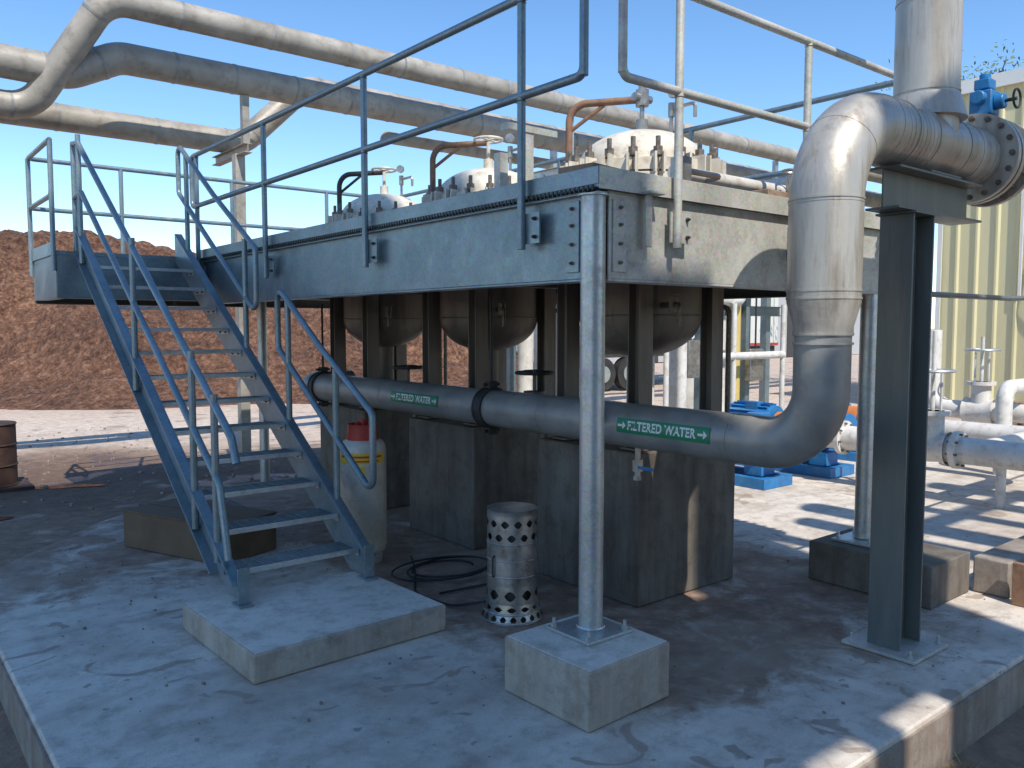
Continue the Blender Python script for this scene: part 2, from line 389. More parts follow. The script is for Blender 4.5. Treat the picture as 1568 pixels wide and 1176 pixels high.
g=G(); g.cyl((cx,cy,1.62),(cx,cy,1.632),.0685,28); g.torus((cx,cy,.333),(0,0,1),.07,.01,28,6)
mesh('column_welds',g,'galv',pf)
g=G(); g.box(cx-.175,cx+.155,cy-.165,cy+.165,.306,.324); g.box(5.87,6.2,3.0,3.32,.306,.324); mesh('base_plates',g,'galv',pf,.003)
g=G()
for dx,dy in ((-.145,-.135),(.125,-.135),(-.145,.135),(.125,.135)):
    hexbolt(g,(cx+dx,cy+dy,.324),(0,0,1),.018,.02,.03); hexbolt(g,(6.04+dx*.9,3.16+dy*.9,.324),(0,0,1),.018,.02,.03)
mesh('anchor_bolts',g,'galv',pf)
p_=top('concrete_footing'); g=G(); g.prism([(2.70,2.74,0.003),(3.31,2.76,0.003),(3.31,3.37,0.003),(2.68,3.37,0.003)],(0,0,.297)); mesh('footing_block',g,'footc',p_,.01)
g=G(); g.prism([(2.712,2.752,0.3),(3.298,2.772,0.3),(3.298,3.358,0.3),(2.692,3.358,0.3)],(0,0,.004)); mesh('grout_top',g,'pad',p_)
p_=top('concrete_footing'); g=G(); g.box(5.74,6.36,2.5,3.43,.003,.303); mesh('footing_block',g,'pier',p_,.01)
p_=top('concrete_curb'); g=G(); g.box(6.4,14,2.25,2.5,.003,.27); mesh('curb_wall',g,'edge',p_,.015)
p_=top('rusty_angle_iron'); g=G(); g.box(6.3,6.36,1.9,2.2,.003,.3); g.box(6.37,6.9,1.9,1.96,.003,.3); mesh('angle',g,'rust',p_,.004)

# ---------------------------------------------------------------- handrails
R=.0245
zT,zM=3.77,3.235
def post_bracket(g,gb,x,y,nrm):
    n=V(nrm); t=V((-n.y,n.x,0))
    g.obox(V((x,y,2.5))-n*.022+t*.05,t*.17,n*.01,V((0,0,.17)))
    for dz in (-.05,.05):
        hexbolt(gb,V((x,y,2.5+dz))-n*.016+t*.1,n,.012,.012,.012)
def rail(name,path_top,posts,nrm,mat,zp=2.385,parent=pf):
    g=G(); gb=G()
    for (x,y) in posts:
        g.cyl((x,y,zp),(x,y,zT-.01),R*.98,12); post_bracket(g,gb,x,y,nrm)
    for p in path_top: g.tube(p,R,.07,12,5)
    for (x,y) in posts:
        for z in (zT,zM):
            g.torus((x,y,z-.028),(0,0,1),R,.004,14,4)
    mesh(name,g,mat,parent); mesh(name+'_bolts',gb,'dark',parent)
xr=X0-.075; yr=Y0-.075
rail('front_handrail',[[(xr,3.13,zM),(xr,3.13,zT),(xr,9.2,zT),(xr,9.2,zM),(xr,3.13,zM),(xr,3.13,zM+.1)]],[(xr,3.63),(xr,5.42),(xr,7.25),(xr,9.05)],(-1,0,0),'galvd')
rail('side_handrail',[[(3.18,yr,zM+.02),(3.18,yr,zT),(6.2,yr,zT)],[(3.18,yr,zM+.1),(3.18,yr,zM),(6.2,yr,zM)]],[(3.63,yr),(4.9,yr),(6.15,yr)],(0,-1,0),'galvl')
g=G()
for z in (zT,zM):
    g.tube([(1.66,9.2,zT),(1.66,9.2,z),(1.66,Y1,z),(X1,Y1,z),(X1,Y0,z)],R,.07,12,5)
for p in ((1.66,9.2),(1.66,Y1),(2.6,Y1),(3.9,Y1),(5.2,Y1),(X1,Y1),(X1,8.6),(X1,6.8),(X1,5)): g.cyl((*p,2.5),(*p,zT),R,12)
mesh('rear_handrail',g,'galvd',pf)
g=G(); g.box(3.40,3.45,Y0-.05,Y0-.04,2.38,2.66); g.box(3.38,3.5,Y0-.10,Y0-.04,2.66,2.675); mesh('strap',g,'galvl',pf,.003)

# ---------------------------------------------------------------- stairs
st=top('steel_staircase')
xl,xrr=1.92,2.82; ys0,zs0=5.2,.17; N_=13; rise=(2.72-.17)/N_; run=(9.2-5.2)/N_
pit=rise/run
def zn(y): return zs0+rise+(y-ys0)*pit
g=G()
for x,sd in ((xl,-1),(xrr,1)):
    yb,yt=5.08,9.19
    def prof(o0,o1,xa,xb):
        a0,b0=zn(yb)+o0,zn(yb)+o1; a1,b1=zn(yt)+o0,zn(yt)+o1
        pl=[(xa,yb,max(a0,.188)),(xa,yb,b0)]+([(xa,yt,b1),(xa,yt,a1)])
        if a0<.188:
            yc=ys0+(.188-o0-zs0-rise)/pit; pl+= [(xa,yc,.188)]
        g.prism(pl,(xb-xa,0,0))
    prof(-.27,.03,x-.005,x+.005)
    for o0,o1 in [( .016,.03),(-.27,-.256)]:
        a=[(x+.006*sd,yb,zn(yb)+o0),(x+.006*sd,yb,zn(yb)+o1),(x+.006*sd,yt,zn(yt)+o1),(x+.006*sd,yt,zn(yt)+o0)]
        if o0<-.2:
            y2=yb+.42; a[0]=(a[0][0],y2,zn(y2)+o0); a[1]=(a[1][0],y2,zn(y2)+o1)
        g.prism(a,(.065*sd,0,0))
    g.box(x-.05,x+.05,5.02,5.16,.176,.188)
    g.box(x-.04,x+.04,5.066,5.076,.189,.42)
mesh('stringers',g,'galvd',st,.002)
g=G(); gn=G(); gb=G()
for i in range(1,N_):
    z=zs0+rise*i; y0=ys0+run*(i-1); y1=y0+.262
    gn.box(xl+.012,xrr-.012,y0-.004,y0+.022,z-.003,z+.003); gn.box(xl+.012,xrr-.012,y0-.004,y0+.001,z-.028,z-.003)
    yy=y0+.052
    while yy<y1+.001: g.box(xl+.014,xrr-.014,yy,yy+.004,z-.018,z); yy+=.042
    xx=xl+.05
    while xx<xrr-.02: g.box(xx,xx+.004,y0+.023,y1,z-.006,z-.001); xx+=.075
    for x in (xl+.008,xrr-.012):
        gn.box(x,x+.004,y0,y1+.01,z-.055,z-.002)
    for yq in (y0+.06,y0+.2):
        hexbolt(gb,(xrr-.012,yq,z-.038),(-1,0,0),.01,.01,.006)
mesh('tread_grating',g,'galvd',st); mesh('tread_nosings',gn,'galv',st,.001); mesh('tread_bolts',gb,'bolt',st)
g=G()
xo=xl-.04
def sl(y,o): return zn(y)+o
H1,H2=1.0,.48
g.tube([(xo,9.28,zT),(xo,9.05,zT-.03),(xo,5.12,sl(5.12,H1-.06)),(xo,5.04,sl(5.12,H1-.22))],R*1.05,.08,12,5)
g.tube([(xo,9.28,zM),(xo,9.0,sl(9.0,H2)),(xo,5.35,sl(5.35,H2-.02)),(xo,5.22,sl(5.35,H2-.5))],R,.1,12,5)
for y in (5.42,5.85,7.25,9.05):
    g.cyl((xo,y,zn(y)-.25 if y>5.5 else zn(y)-.12),(xo,y,sl(y,H1)-.0),R,12)
    g.box(xo+.02,xo+.03,y-.05,y+.05,zn(y)-.2,zn(y)-.05)
g.cyl((xo,9.28,2.6),(xo,9.28,zT),R,12)
xo=xrr+.04
for a,b in ((9.15,7.1),(6.65,5.07)):
    g.tube([(xo,(a+b)/2,sl((a+b)/2,H1)),(xo,a,sl(a,H1)),(xo,a,sl(a,H2)),(xo,b,sl(b,H2)),(xo,b,sl(b,H1+.06)),(xo,(a+b)/2,sl((a+b)/2,H1))],R*1.02,.07,12,5)
for y in (5.62,6.45,7.35,8.9):
    g.cyl((xo,y,zn(y)-.25),(xo,y,sl(y,H1)),R,12); g.box(xo-.03,xo-.02,y-.05,y+.05,zn(y)-.2,zn(y)-.05)
mesh('stair_handrails',g,'galvd',st)

# ---------------------------------------------------------------- vessels
def vessel(y,var):
    e=top('filter_vessel'); x=4.75; r=.46
    g=G(); prof=[(0,1.72)]+[(r*math.sin(a),2.02-.30*math.cos(a)) for a in lin(.12,math.pi/2,12)]+[(r,2.3),(r,2.98)]
    g.rev(prof,(x,y,0)); g.cyl((x,y,1.35),(x,y,1.75),.09,16); g.torus((x,y,2.03),(0,0,1),r,.008,40,6)
    g.tube([(x,y,1.5),(x,y,1.28),(x-.35,y+.1,1.28)],.09,.15,16)
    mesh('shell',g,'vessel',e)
    g=G(); g.rev([(r,2.94),(.56,2.94),(.56,3.02),(r,3.02)],(x,y,0)); g.rev([(r,3.035),(.56,3.035),(.56,3.12),(.50,3.125)],(x,y,0))
    g.rev([(.50,3.12)]+[(.47*math.cos(a)+.01,3.14+.27*math.sin(a)) for a in lin(0,math.pi/2,14)],(x,y,0))
    mesh('dome_head',g,'cream',e)
    g=G(); gl=G(); nb=20
    for k in range(nb):
        a=2*math.pi*k/nb; px,py=x+.545*math.cos(a),y+.545*math.sin(a)
        g.cyl((px,py,2.84),(px,py,3.26),.017,8); g.cyl((px,py,3.13),(px,py,3.19),.034,6); g.cyl((px,py,2.88),(px,py,2.93),.03,6)
        a2=V((math.cos(a),math.sin(a),0)); b2=V((-math.sin(a),math.cos(a),0))
        for sg in (-1,1): gl.obox(V((x,y,3.075))+a2*.565+b2*.03*sg,a2*.11,b2*.014,V((0,0,.14)))
    mesh('swing_bolts',g,'bolt',e); mesh('bolt_lugs',gl,'cream',e)
    g=G(); col='rust' if var<2 else 'dark'
    dx=x-.30; dy=y+.48
    g.tube([(dx,dy,2.7),(dx,dy,3.66),(dx+.32,dy-.45,3.66)],.028,.14,12); g.tube([(dx+.0,dy,3.45),(dx+.16,dy-.22,3.64)],.016,.02,8)
    mesh('davit_arm',g,col,e)
    g=G(); cx_,cy_=x,y
    g.cyl((cx_,cy_,3.38),(cx_,cy_,3.66),.018,10); g.cyl((cx_,cy_,3.40),(cx_,cy_,3.50),.045,12)
    if var: 
        g.torus((cx_,cy_,3.68),(0,0,1),.13,.013)
        for k in range(4):
            a=k*math.pi/2+.3; g.cyl((cx_,cy_,3.68),(cx_+.13*math.cos(a),cy_+.13*math.sin(a),3.68),.009,6)
    else:
        g.cyl((cx_,cy_,3.6),(cx_,cy_,3.72),.05,12); g.cyl((cx_-.09,cy_,3.66),(cx_+.09,cy_,3.66),.03,12); g.cyl((cx_,cy_,3.72),(cx_,cy_,3.78),.03,6)
    mesh('handwheel',g,'cream' if var else 'stainless',e)
    g=G(); g.tube([(x+.1,y-.2,3.36),(x+.1,y-.2,3.56),(x+.1,y-.42,3.56),(x+.1,y-.42,3.46)],.014,.03,8)
    g.cyl((x+.1,y-.2,3.5),(x+.1,y-.2,3.6),.025,10); g.rev([(0,0),(.04,0),(.04,.03),(0,.03)],(x+.07,y-.24,3.66),(-.8,-.6,0),20); mesh('gauge',g,'stainless',e)
    g=G()
    for sx in (-1,1):
        for sy in (-1,1):
            lx,ly=x+sx*.40,y+sy*.37
            g.box(lx-.07,lx+.07,ly-.055,ly-.045,1.10,2.9); g.box(lx-.07,lx+.07,ly+.045,ly+.055,1.10,2.9); g.box(lx-.006,lx+.006,ly-.045,ly+.045,1.10,2.9)
            g.box(lx-.1,lx+.1,ly-.09,ly+.09,1.085,1.10)
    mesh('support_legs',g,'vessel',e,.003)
    g=G(); g.cyl((x-.2,y-.38,2.1),(x-.32,y-.62,2.1),.022,10); g.cyl((x-.30,y-.58,2.05),(x-.30,y-.58,2.15),.035,10); g.obox((x-.3,y-.58,2.17),(.13,0,0),(0,.02,0),(0,0,.01)); g.tube([(x-.32,y-.62,2.1),(x-.36,y-.68,2.1),(x-.36,y-.68,1.95)],.016,.03,8)
    g.tube([(x+.42,y-.3,2.1),(x+.5,y-.45,2.1),(x+.5,y-.45,1.2)],.02,.05,8)
    mesh('drain_valve',g,'bolt',e)
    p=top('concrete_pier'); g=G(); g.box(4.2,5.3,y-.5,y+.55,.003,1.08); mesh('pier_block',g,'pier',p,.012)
for i,y in enumerate((4.3,6.2,8.1)): vessel(y,i)
# ---------------------------------------------------------------- filtered water pipe
wp=top('filtered_water_pipe'); PX,PZ=4.1,1.29
path=fillet([(PX+.55,8.75,PZ),(PX,8.75,PZ),(PX,2.4,PZ),(PX,2.4,1.95)],[.3,.5],14)
g=G(); g.sweep(path,.148,36)
mesh('water_main',g,'clad',wp)
g=G(); g.sweep([(PX,2.4,1.9),(PX,2.4,1.95),(PX,2.4,2.08),(PX,2.4,2.12)],[.155,.155,.19,.19],36)
up=fillet([(PX,2.4,2.12),(PX,2.4,3.06),(6.0,2.4,3.06)],[.46],16)
g.sweep(up,.19,40)
g.cyl((5.2,2.4,3.06),(5.2,2.4,8.2),.185,36); g.cyl((5.2,2.4,3.2),(5.2,2.4,3.34),.23,36,.19)
mesh('insulated_riser',g,'cladv',wp)
g=G()
def ring(p,d,r,t=.012,n=36): 
    p,d=V(p),V(d).normalized(); g.cyl(p-d*t/2,p+d*t/2,r,n)
for z in (2.1,2.14,2.62): ring((PX,2.4,z),(0,0,1),.194)
for z in (1.86,1.91): ring((PX,2.4,z),(0,0,1),.158)
for x in (4.75,5.0,5.42,5.6,5.78): ring((x,2.4,3.06),(1,0,0),.194)
for z in (3.36,3.9,4.5,5.1,5.7): ring((5.2,2.4,z),(0,0,1),.189)
for k in range(9): ring((4.64+k*.045,2.4,3.06),(1,0,.12),.1915,.004)
cc=V((PX+.46,2.4,2.60))
for k in (0,4,8): 
    a=math.pi/2*k/8; d=V((-math.cos(a),0,math.sin(a))); ring(cc+d*.46,V((math.sin(a),0,math.cos(a))),.192,.005)
mesh('cladding_seams',g,'cladv',wp)
g=G()
for y in (2.92,3.95,4.6,6.9,7.7): ring((PX,y,PZ),(0,1,0),.1505,.01)
mesh('weld_seams',g,'clad',wp)
g=G()
for y in (5.32,8.35):
    g.cyl((PX,y-.045,PZ),(PX,y+.045,PZ),.163,32); g.torus((PX,y-.045,PZ),(0,1,0),.158,.012,32,8); g.torus((PX,y+.045,PZ),(0,1,0),.158,.012,32,8)
    for s in (-1,1): g.box(PX-.04,PX+.04,y-.035,y+.035,PZ+s*.19-.028,PZ+s*.19+.028); g.cyl((PX-.08,y,PZ+s*.19),(PX+.08,y,PZ+s*.19),.013,8)
    g.cyl((PX,y,PZ+.2),(PX,y,2.2),.012,8)
mesh('couplings',g,'dark',wp)
g=G()
g.rev([(.18,0),(.29,0),(.29,.045),(.2,.045)],(5.86,2.4,3.06),(1,0,0),40); g.rev([(.2,0),(.29,0),(.29,.05),(0,.05)],(6.12,2.4,3.06),(1,0,0),40); g.cyl((5.9,2.4,3.06),(6.12,2.4,3.06),.215,36)
g.rev([(.2,0),(.29,0),(.29,.045),(.2,.045)],(5.93,2.4,3.06),(1,0,0),40)
mesh('end_flanges',g,'cladv',wp)
g=G()
for k in range(16):
    a=2*math.pi*k/16; yy,zz=2.4+.255*math.cos(a),3.06+.255*math.sin(a)
    g.cyl((5.83,yy,zz),(6.22,yy,zz),.010,8); 
    for xx in (5.84,6.18): g.cyl((xx,yy,zz),(xx+.02,yy,zz),.019,6)
mesh('flange_bolts',g,'bolt',wp)
g=G(); g.cyl((PX-.1,3.92,PZ+.06),(PX-.26,3.92,PZ+.06),.018,10); g.cyl((PX-.2,3.92,PZ+.02),(PX-.2,3.92,PZ+.11),.03,10); g.obox((PX-.2,3.96,PZ+.12),(.02,.12,0),(.012,0,0),(0,0,.02))
g.cyl((PX-.02,3.7,PZ-.14),(PX-.02,3.7,PZ-.34),.02,10); g.cyl((PX-.02,3.7,PZ-.30),(PX-.02,3.7,PZ-.22),.036,10); g.cyl((PX-.02,3.7,PZ-.36),(PX-.02,3.7,PZ-.33),.028,6)
mesh('sample_valves',g,'stainless',wp)
g=G(); g.obox((PX-.04,3.62,PZ-.27),(0,.14,0),(.012,0,0),(0,0,.02)); mesh('valve_handle',g,'blue',wp)
def label(ya,yb,parent):
    r=.1525; h=.098; a0=math.radians(6)
    def mp(uu,vv,rr):
        a=a0+vv/rr; return (PX-rr*math.cos(a),ya-uu,PZ+rr*math.sin(a))
    L=ya-yb; g=G(); n=10
    for k in range(n+1):
        vv=-h/2+h*k/n; g.v+=[mp(0,vv,r),mp(L,vv,r)]
    g.f=[(2*k,2*k+1,2*k+3,2*k+2) for k in range(n)]
    mesh('label_band',g,'green',parent)
    cu=bpy.data.curves.new('t','FONT'); cu.body='FILTERED WATER'; cu.size=.078; cu.align_x='CENTER'; cu.align_y='CENTER'; cu.offset=.0026; cu.resolution_u=3
    o=bpy.data.objects.new('t',cu); sc.collection.objects.link(o); bpy.context.view_layer.update()
    dg=bpy.context.evaluated_depsgraph_get(); me=bpy.data.meshes.new_from_object(o.evaluated_get(dg)); 
    xs_=[v.co.x for v in me.vertices]; wd=max(xs_)-min(xs_); sc_=(L*.74)/wd; mid=(max(xs_)+min(xs_))/2
    g=G(); g.v=[mp(L/2+(v.co.x-mid)*sc_,v.co.y*1.02,r+.002) for v in me.vertices]; g.f=[tuple(p.vertices) for p in me.polygons]
    mesh('label_text',g,'labelw',parent,recalc=False)
    bpy.data.objects.remove(o)
    for c in (L*.065,L*.935):
        g=G(); w_=.035
        g.v=[mp(c-w_,-.007,r+.002),mp(c+.005,-.007,r+.002),mp(c+.005,-.026,r+.002),mp(c+w_,0,r+.002),mp(c+.005,.026,r+.002),mp(c+.005,.007,r+.002),mp(c-w_,.007,r+.002)]
        g.f=[(0,1,5,6),(2,3,4)]
        mesh('label_arrow',g,'labelw',parent,recalc=False)
label(3.77,3.02,wp); label(6.66,5.88,wp)

# ---------------------------------------------------------------- I beam support
ib=top('i_beam_support'); g=G()
bx,by=4.93,2.36
for s in (-1,1): g.box(bx+s*.125-.008,bx+s*.125+.008,by-.10,by+.10,.024,2.6)
g.box(bx-.116,bx+.116,by-.006,by+.006,.024,2.6)
mesh('column',g,'steelgrey',ib,.003)
g=G(); g.box(4.71,5.15,2.13,2.58,.004,.024); mesh('base_plate',g,'galvl',ib,.003)
g=G()
for dx in (-.18,.18):
    for dy in (-.18,.18): hexbolt(g,(4.93+dx,2.355+dy,.024),(0,0,1),.018,.018,.03)
mesh('anchors',g,'galv',ib)
g=G(); ibeam(g,(4.62,2.36,2.735),(5.72,2.36,2.735),.24,.20,.01,.014); g.box(4.78,5.08,2.24,2.48,2.6,2.614); g.box(5.0,5.4,2.26,2.54,2.856,2.868); mesh('cross_beam',g,'steelgrey',ib,.002)

va=top('valve_actuator'); g=G(); X_=6.04
g.cyl((X_,2.4,3.28),(X_,2.4,3.36),.04,14); g.box(X_-.07,X_+.07,2.33,2.47,3.36,3.52); g.cyl((X_,2.33,3.44),(X_,2.27,3.44),.05,20); g.box(X_-.055,X_+.055,2.35,2.45,3.53,3.60); g.cyl((X_-.12,2.4,3.47),(X_+.11,2.4,3.47),.045,18); g.cyl((X_,2.4,3.60),(X_,2.4,3.64),.035,14); mesh('gearbox',g,'blue',va,.008)
g=G(); g.cyl((X_,2.27,3.44),(X_,2.2,3.44),.012); g.torus((X_,2.2,3.44),(0,1,0),.06,.008); mesh('handwheel',g,'dark',va)

# ---------------------------------------------------------------- deck clutter
dk=top('deck_boards'); g=G()
for p in ((3.55,3.35,.9,.24,.15),(4.3,3.3,1.2,.2,-.1),(5.1,3.25,.9,.2,.05),(3.5,5.3,.2,1.1,.1),(3.6,8.2,.3,1.6,0)):
    x,y,a,b_,rt=p; g.box(x-a/2,x+a/2,y-b_/2,y+b_/2,2.703,2.80+random.random()*.05,rt)
mesh('boards',g,'wood',dk,.004)
lp=top('deck_piping'); g=G()
g.tube([(5.6,3.5,2.7),(5.6,3.5,3.02),(5.6,4.6,3.02),(5.6,4.6,2.7)],.06,.12,14); g.tube([(5.9,3.3,2.95),(5.9,9,2.95)],.09,.1,16); g.tube([(5.5,5.9,2.7),(5.5,5.9,3.3),(4.9,6.3,3.3)],.05,.12,14)
g.tube([(4.1,3.45,2.92),(5.7,3.45,2.92)],.045,.1,12)
mesh('header',g,'white',lp)
g=G(); g.tube([(3.95,3.3,2.7),(3.95,3.3,2.9),(4.4,3.3,2.9),(4.4,3.6,2.9)],.02,.06,8); g.box(3.9,4.0,3.22,3.3,2.82,2.96); g.cyl((5.2,3.3,2.75),(5.2,3.3,3.0),.045,12); g.torus((5.2,3.3,3.03),(0,0,1),.07,.01)
mesh('valves',g,'stainless',lp)
g=G(); g.tube([(5.9,3.35,2.5),(6.1,3.3,2.3),(6.2,3.0,2.0),(6.35,2.9,2.4),(6.3,3.1,2.8)],.012,.2,8); mesh('cable',g,'rubber',lp)
pr=top('pipe_stand'); g=G(); g.box(4.18,4.26,4.98,5.06,2.7,3.45); g.box(4.0,4.5,4.97,5.07,3.45,3.5); g.box(4.18,4.26,5.3,5.38,2.7,3.35); mesh('frame',g,'galvl',pr)

for (x,y,z) in ((4.42,5.15,1.57),(4.42,7.1,1.54)):
    e=top('gate_valve'); g=G(); g.cyl((x,y,z-.42),(x,y,z-.15),.07,16); g.cyl((x,y,z-.15),(x,y,z+.02),.016,8); g.cyl((x,y,z-.2),(x,y,z-.15),.09,16); g.cyl((x-.2,y,z-.33),(x+.35,y,z-.33),.08,16)
    g.cyl((x+.1,y,0),(x+.1,y,z-.4),.05,12); mesh('body',g,'vessel',e)
    g=G(); g.torus((x,y,z),(0,0,1),.15,.014)
    for k in range(3):
        a=k*2.1; g.tube([(x,y,z+.02),(x+.08*math.cos(a),y+.08*math.sin(a),z+.015),(x+.15*math.cos(a),y+.15*math.sin(a),z)],.01,.02,6)
    mesh('handwheel',g,'dark',e)

# ---------------------------------------------------------------- perforated heater
he=top('perforated_heater'); hx,hy,hr=3.45,4.25,.168
def perf(z0,z1,rows,holes,g,r0,r1,sc_=1):
    hh=(z1-z0)/rows
    open_=[0,0,0,.2*sc_,.28*sc_,.2*sc_,0]
    ncol=6
    for rI in range(rows):
        za=z0+hh*rI
        for i in range(holes*ncol):
            j=i%ncol; sh=(.5 if rI%2 else 0)*2*math.pi/holes
            a0=2*math.pi*i/(holes*ncol)+sh; a1=2*math.pi*(i+1)/(holes*ncol)+sh
            def P(a,z):
                t=(z-z0)/(z1-z0); r=r0+(r1-r0)*t; return (hx+r*math.cos(a),hy+r*math.sin(a),z)
            oa,ob=open_[j],open_[j+1]
            if oa==0 and ob==0:
                g.add([P(a0,za),P(a1,za),P(a1,za+hh),P(a0,za+hh)],[(0,1,2,3)])
            else:
                g.add([P(a0,za),P(a1,za),P(a1,za+hh*(.5-ob)),P(a0,za+hh*(.5-oa))],[(0,1,2,3)])
                g.add([P(a0,za+hh*(.5+oa)),P(a1,za+hh*(.5+ob)),P(a1,za+hh),P(a0,za+hh)],[(0,1,2,3)])
g=G(); perf(.06,.12,1,12,g,hr+.016,hr+.006); perf(.12,.24,1,9,g,hr+.006,hr); perf(.52,.70,2,12,g,hr,hr)
g.rev([(hr,.24),(hr,.52)],(hx,hy,0),n=48); g.rev([(hr,.70),(hr,.735),(hr+.004,.74),(hr-.01,.742),(0,.735)],(hx,hy,0),n=48)
perf(.0,.06,1,18,g,hr+.04,hr+.02,1.3)
mesh('perforated_shell',g,'stainless',he,ang=60,recalc=False)
g=G(); g.cyl((hx,hy,.02),(hx,hy,.70),hr-.03,32); mesh('dark_hole_liner',g,'dark',he)  # dark liner added so the shell holes look shaded inside
g=G(); g.torus((hx,hy,.30),(0,0,1),hr,.005,48,6); g.torus((hx,hy,.41),(0,0,1),hr,.004,48,6); g.torus((hx,hy,.52),(0,0,1),hr,.005,48,6); g.torus((hx,hy,.06),(0,0,1),hr+.02,.007,48,6); g.torus((hx,hy,.01),(0,0,1),hr+.04,.007,48,6)
mesh('bands',g,'stainless',he)
g=G(); g.tube([(hx-.15,hy-.02,.3),(hx-.18,hy-.02,.3),(hx-.18,hy-.02,.44),(hx-.15,hy-.02,.44)],.006,.02,6)
g.tube([(hx-.1,hy+.14,.08),(hx-.25,hy+.35,.02),(hx-.3,hy+.75,.02),(hx+.05,hy+1.3,.02),(hx+.2,hy+1.6,.02)],.009,.3,8,8)
mesh('gas_hose',g,'rubber',he)

gc=top('gas_cylinder'); x,y,r=3.32,6.05,.19
g=G(); g.rev([(0,.06),(.12,.065),(.17,.09),(r,.15),(r,.93),(.184,.97),(.165,1.005),(.12,1.03),(.05,1.04),(0,1.04)],(x,y,0)); g.rev([(.15,0),(.155,.13)],(x,y,0)); g.torus((x,y,.55),(0,0,1),r,.004,40,6)
mesh('body',g,'cyl',gc)
g=G(); g.rev([(.135,1.0),(.135,1.05),(.12,1.12),(.125,1.15),(.118,1.15),(.11,1.1)],(x,y,0)); g.cyl((x,y,1.03),(x,y,1.19),.03,12); g.cyl((x-.06,y,1.15),(x+.04,y,1.15),.02,8); mesh('red_valve_guard',g,'red',gc)
def band(name,z0,z1,mat,a0,a1,rr):
    g=G(); n=20
    for k in range(n+1):
        a=a0+(a1-a0)*k/n; g.v+=[(x+rr*math.cos(a),y+rr*math.sin(a),z0),(x+rr*math.cos(a),y+rr*math.sin(a),z1)]
    g.f=[(2*k,2*k+2,2*k+3,2*k+1) for k in range(n)]; mesh(name,g,mat,gc)
band('label_yellow',.84,.925,'labely',math.radians(170),math.radians(300),r+.003); band('label_red',.888,.905,'labelr',math.radians(178),math.radians(290),r+.005); band('label_red2',.855,.868,'labelr',math.radians(200),math.radians(280),r+.005)
band('label_tag',.76,.82,'labely',math.radians(225),math.radians(245),r+.003)
hs=top('rubber_hose'); g=G(); pts=[]
for k in range(64):
    a=k*.3; rr=.20+.04*math.sin(k*.37)+.002*k; pts.append((3.65+rr*1.4*math.cos(a)+.03*math.sin(k*.11),5.35+rr*math.sin(a),.012+.0008*k))
pts+= [(4.0,5.1,.02),(3.75,4.85,.015),(3.3,4.9,.015)]
g.sweep(pts,.008,8); mesh('coil',g,'rubber',hs)

cr=top('brown_crate'); g=G()
g.box(2.38-.3,2.38+.3,7.3-.62,7.3+.62,.006,.32,math.radians(22)); mesh('crate_body',g,'cardboard',cr,.006)
g=G(); g.box(2.38-.31,2.38+.31,7.3-.63,7.3+.63,.323,.335,math.radians(22)); g.box(2.38-.02,2.38+.02,7.3-.635,7.3+.635,.336,.342,math.radians(22))
mesh('lid',g,'cardboard',cr,.003)
pl=top('black_pallet'); g=G(); g.box(2.3,3.1,8.0,8.9,.10,.14); 
for q in (8.02,8.42,8.82): g.box(2.3,3.1,q,q+.07,.006,.10)
mesh('pallet_deck',g,'dark',pl,.004)

tk=top('rusty_oil_drum'); g=G(); x,y=1.30,11.75
g.rev([(0,0),(.33,0),(.33,.78),(.30,.8),(0,.8)],(x,y,-.02)); 
for z in (.03,.27,.52,.77): g.torus((x,y,z),(0,0,1),.33,.012,40,6)
g.tube([(x-.08,y,.78),(x-.08,y,.9),(x+.08,y,.9),(x+.08,y,.78)],.012,.03,8); g.box(x-.45,x+.45,y-.4,y+.4,-.04,.02)
mesh('drum_body',g,'tank',tk)

# ---------------------------------------------------------------- overhead pipes
def opipe(name,pts,r,rf,sp=1.2):
    e=top(name); g=G(); pa=fillet(pts,rf,10); g.sweep(pa,r,28); mesh('insulation',g,'cladl',e)
    g=G()
    for a,b in zip(pts[:-1],pts[1:]):
        a,b=V(a),V(b); L=(b-a).length; d=(b-a)/L; k=rf*.5
        while k<L-rf*.5: 
            g.cyl(a+d*(k-.018),a+d*(k+.018),r*1.03,28); k+=sp*(.8+.4*random.random())
    if g.v: mesh('bands',g,'clad',e)
opipe('overhead_pipe',[(26,11.7,5.45),(2.95,11.7,5.42),(2.35,11.75,5.12),(-1.5,11.8,5.22)],.2,.5,.85)
opipe('overhead_pipe',[(26,11.2,5.95),(2.7,11.2,5.95),(1.95,11.9,4.66),(-2.5,11.9,4.66)],.17,.42,1.1)
opipe('overhead_pipe',[(-3,12.6,4.75),(4.9,12.6,4.75),(5.9,12.5,5.75),(26,12.5,5.75)],.18,.45,1.2)
opipe('overhead_pipe',[(26,12.2,5.1),(7.2,12.2,5.1),(7.2,12.2,5.0)],.1,.3,1.7)
for k,x in enumerate((4.6,10.5,17)):
    e=top('pipe_rack_support'); g=G(); zz=4.54 if k==0 else 4.9
    g.box(x-.07,x+.07,11.9,12.05,0,zz-.1); ibeam(g,(x,11.2 if k else 11.6,zz-.06),(x,12.9,zz-.06),.13,.12,.01,.012)
    if k==0: g.box(x-.05,x+.05,11.65,11.75,zz,5.22); 
    else: g.box(x-.05,x+.05,11.2,11.3,zz,5.78); g.box(x-.05,x+.05,11.65,11.75,zz,5.25); g.box(x-.05,x+.05,12.45,12.55,zz,5.57)
    mesh('post_and_arm',g,'galv' if k else 'cladl',e,.003)

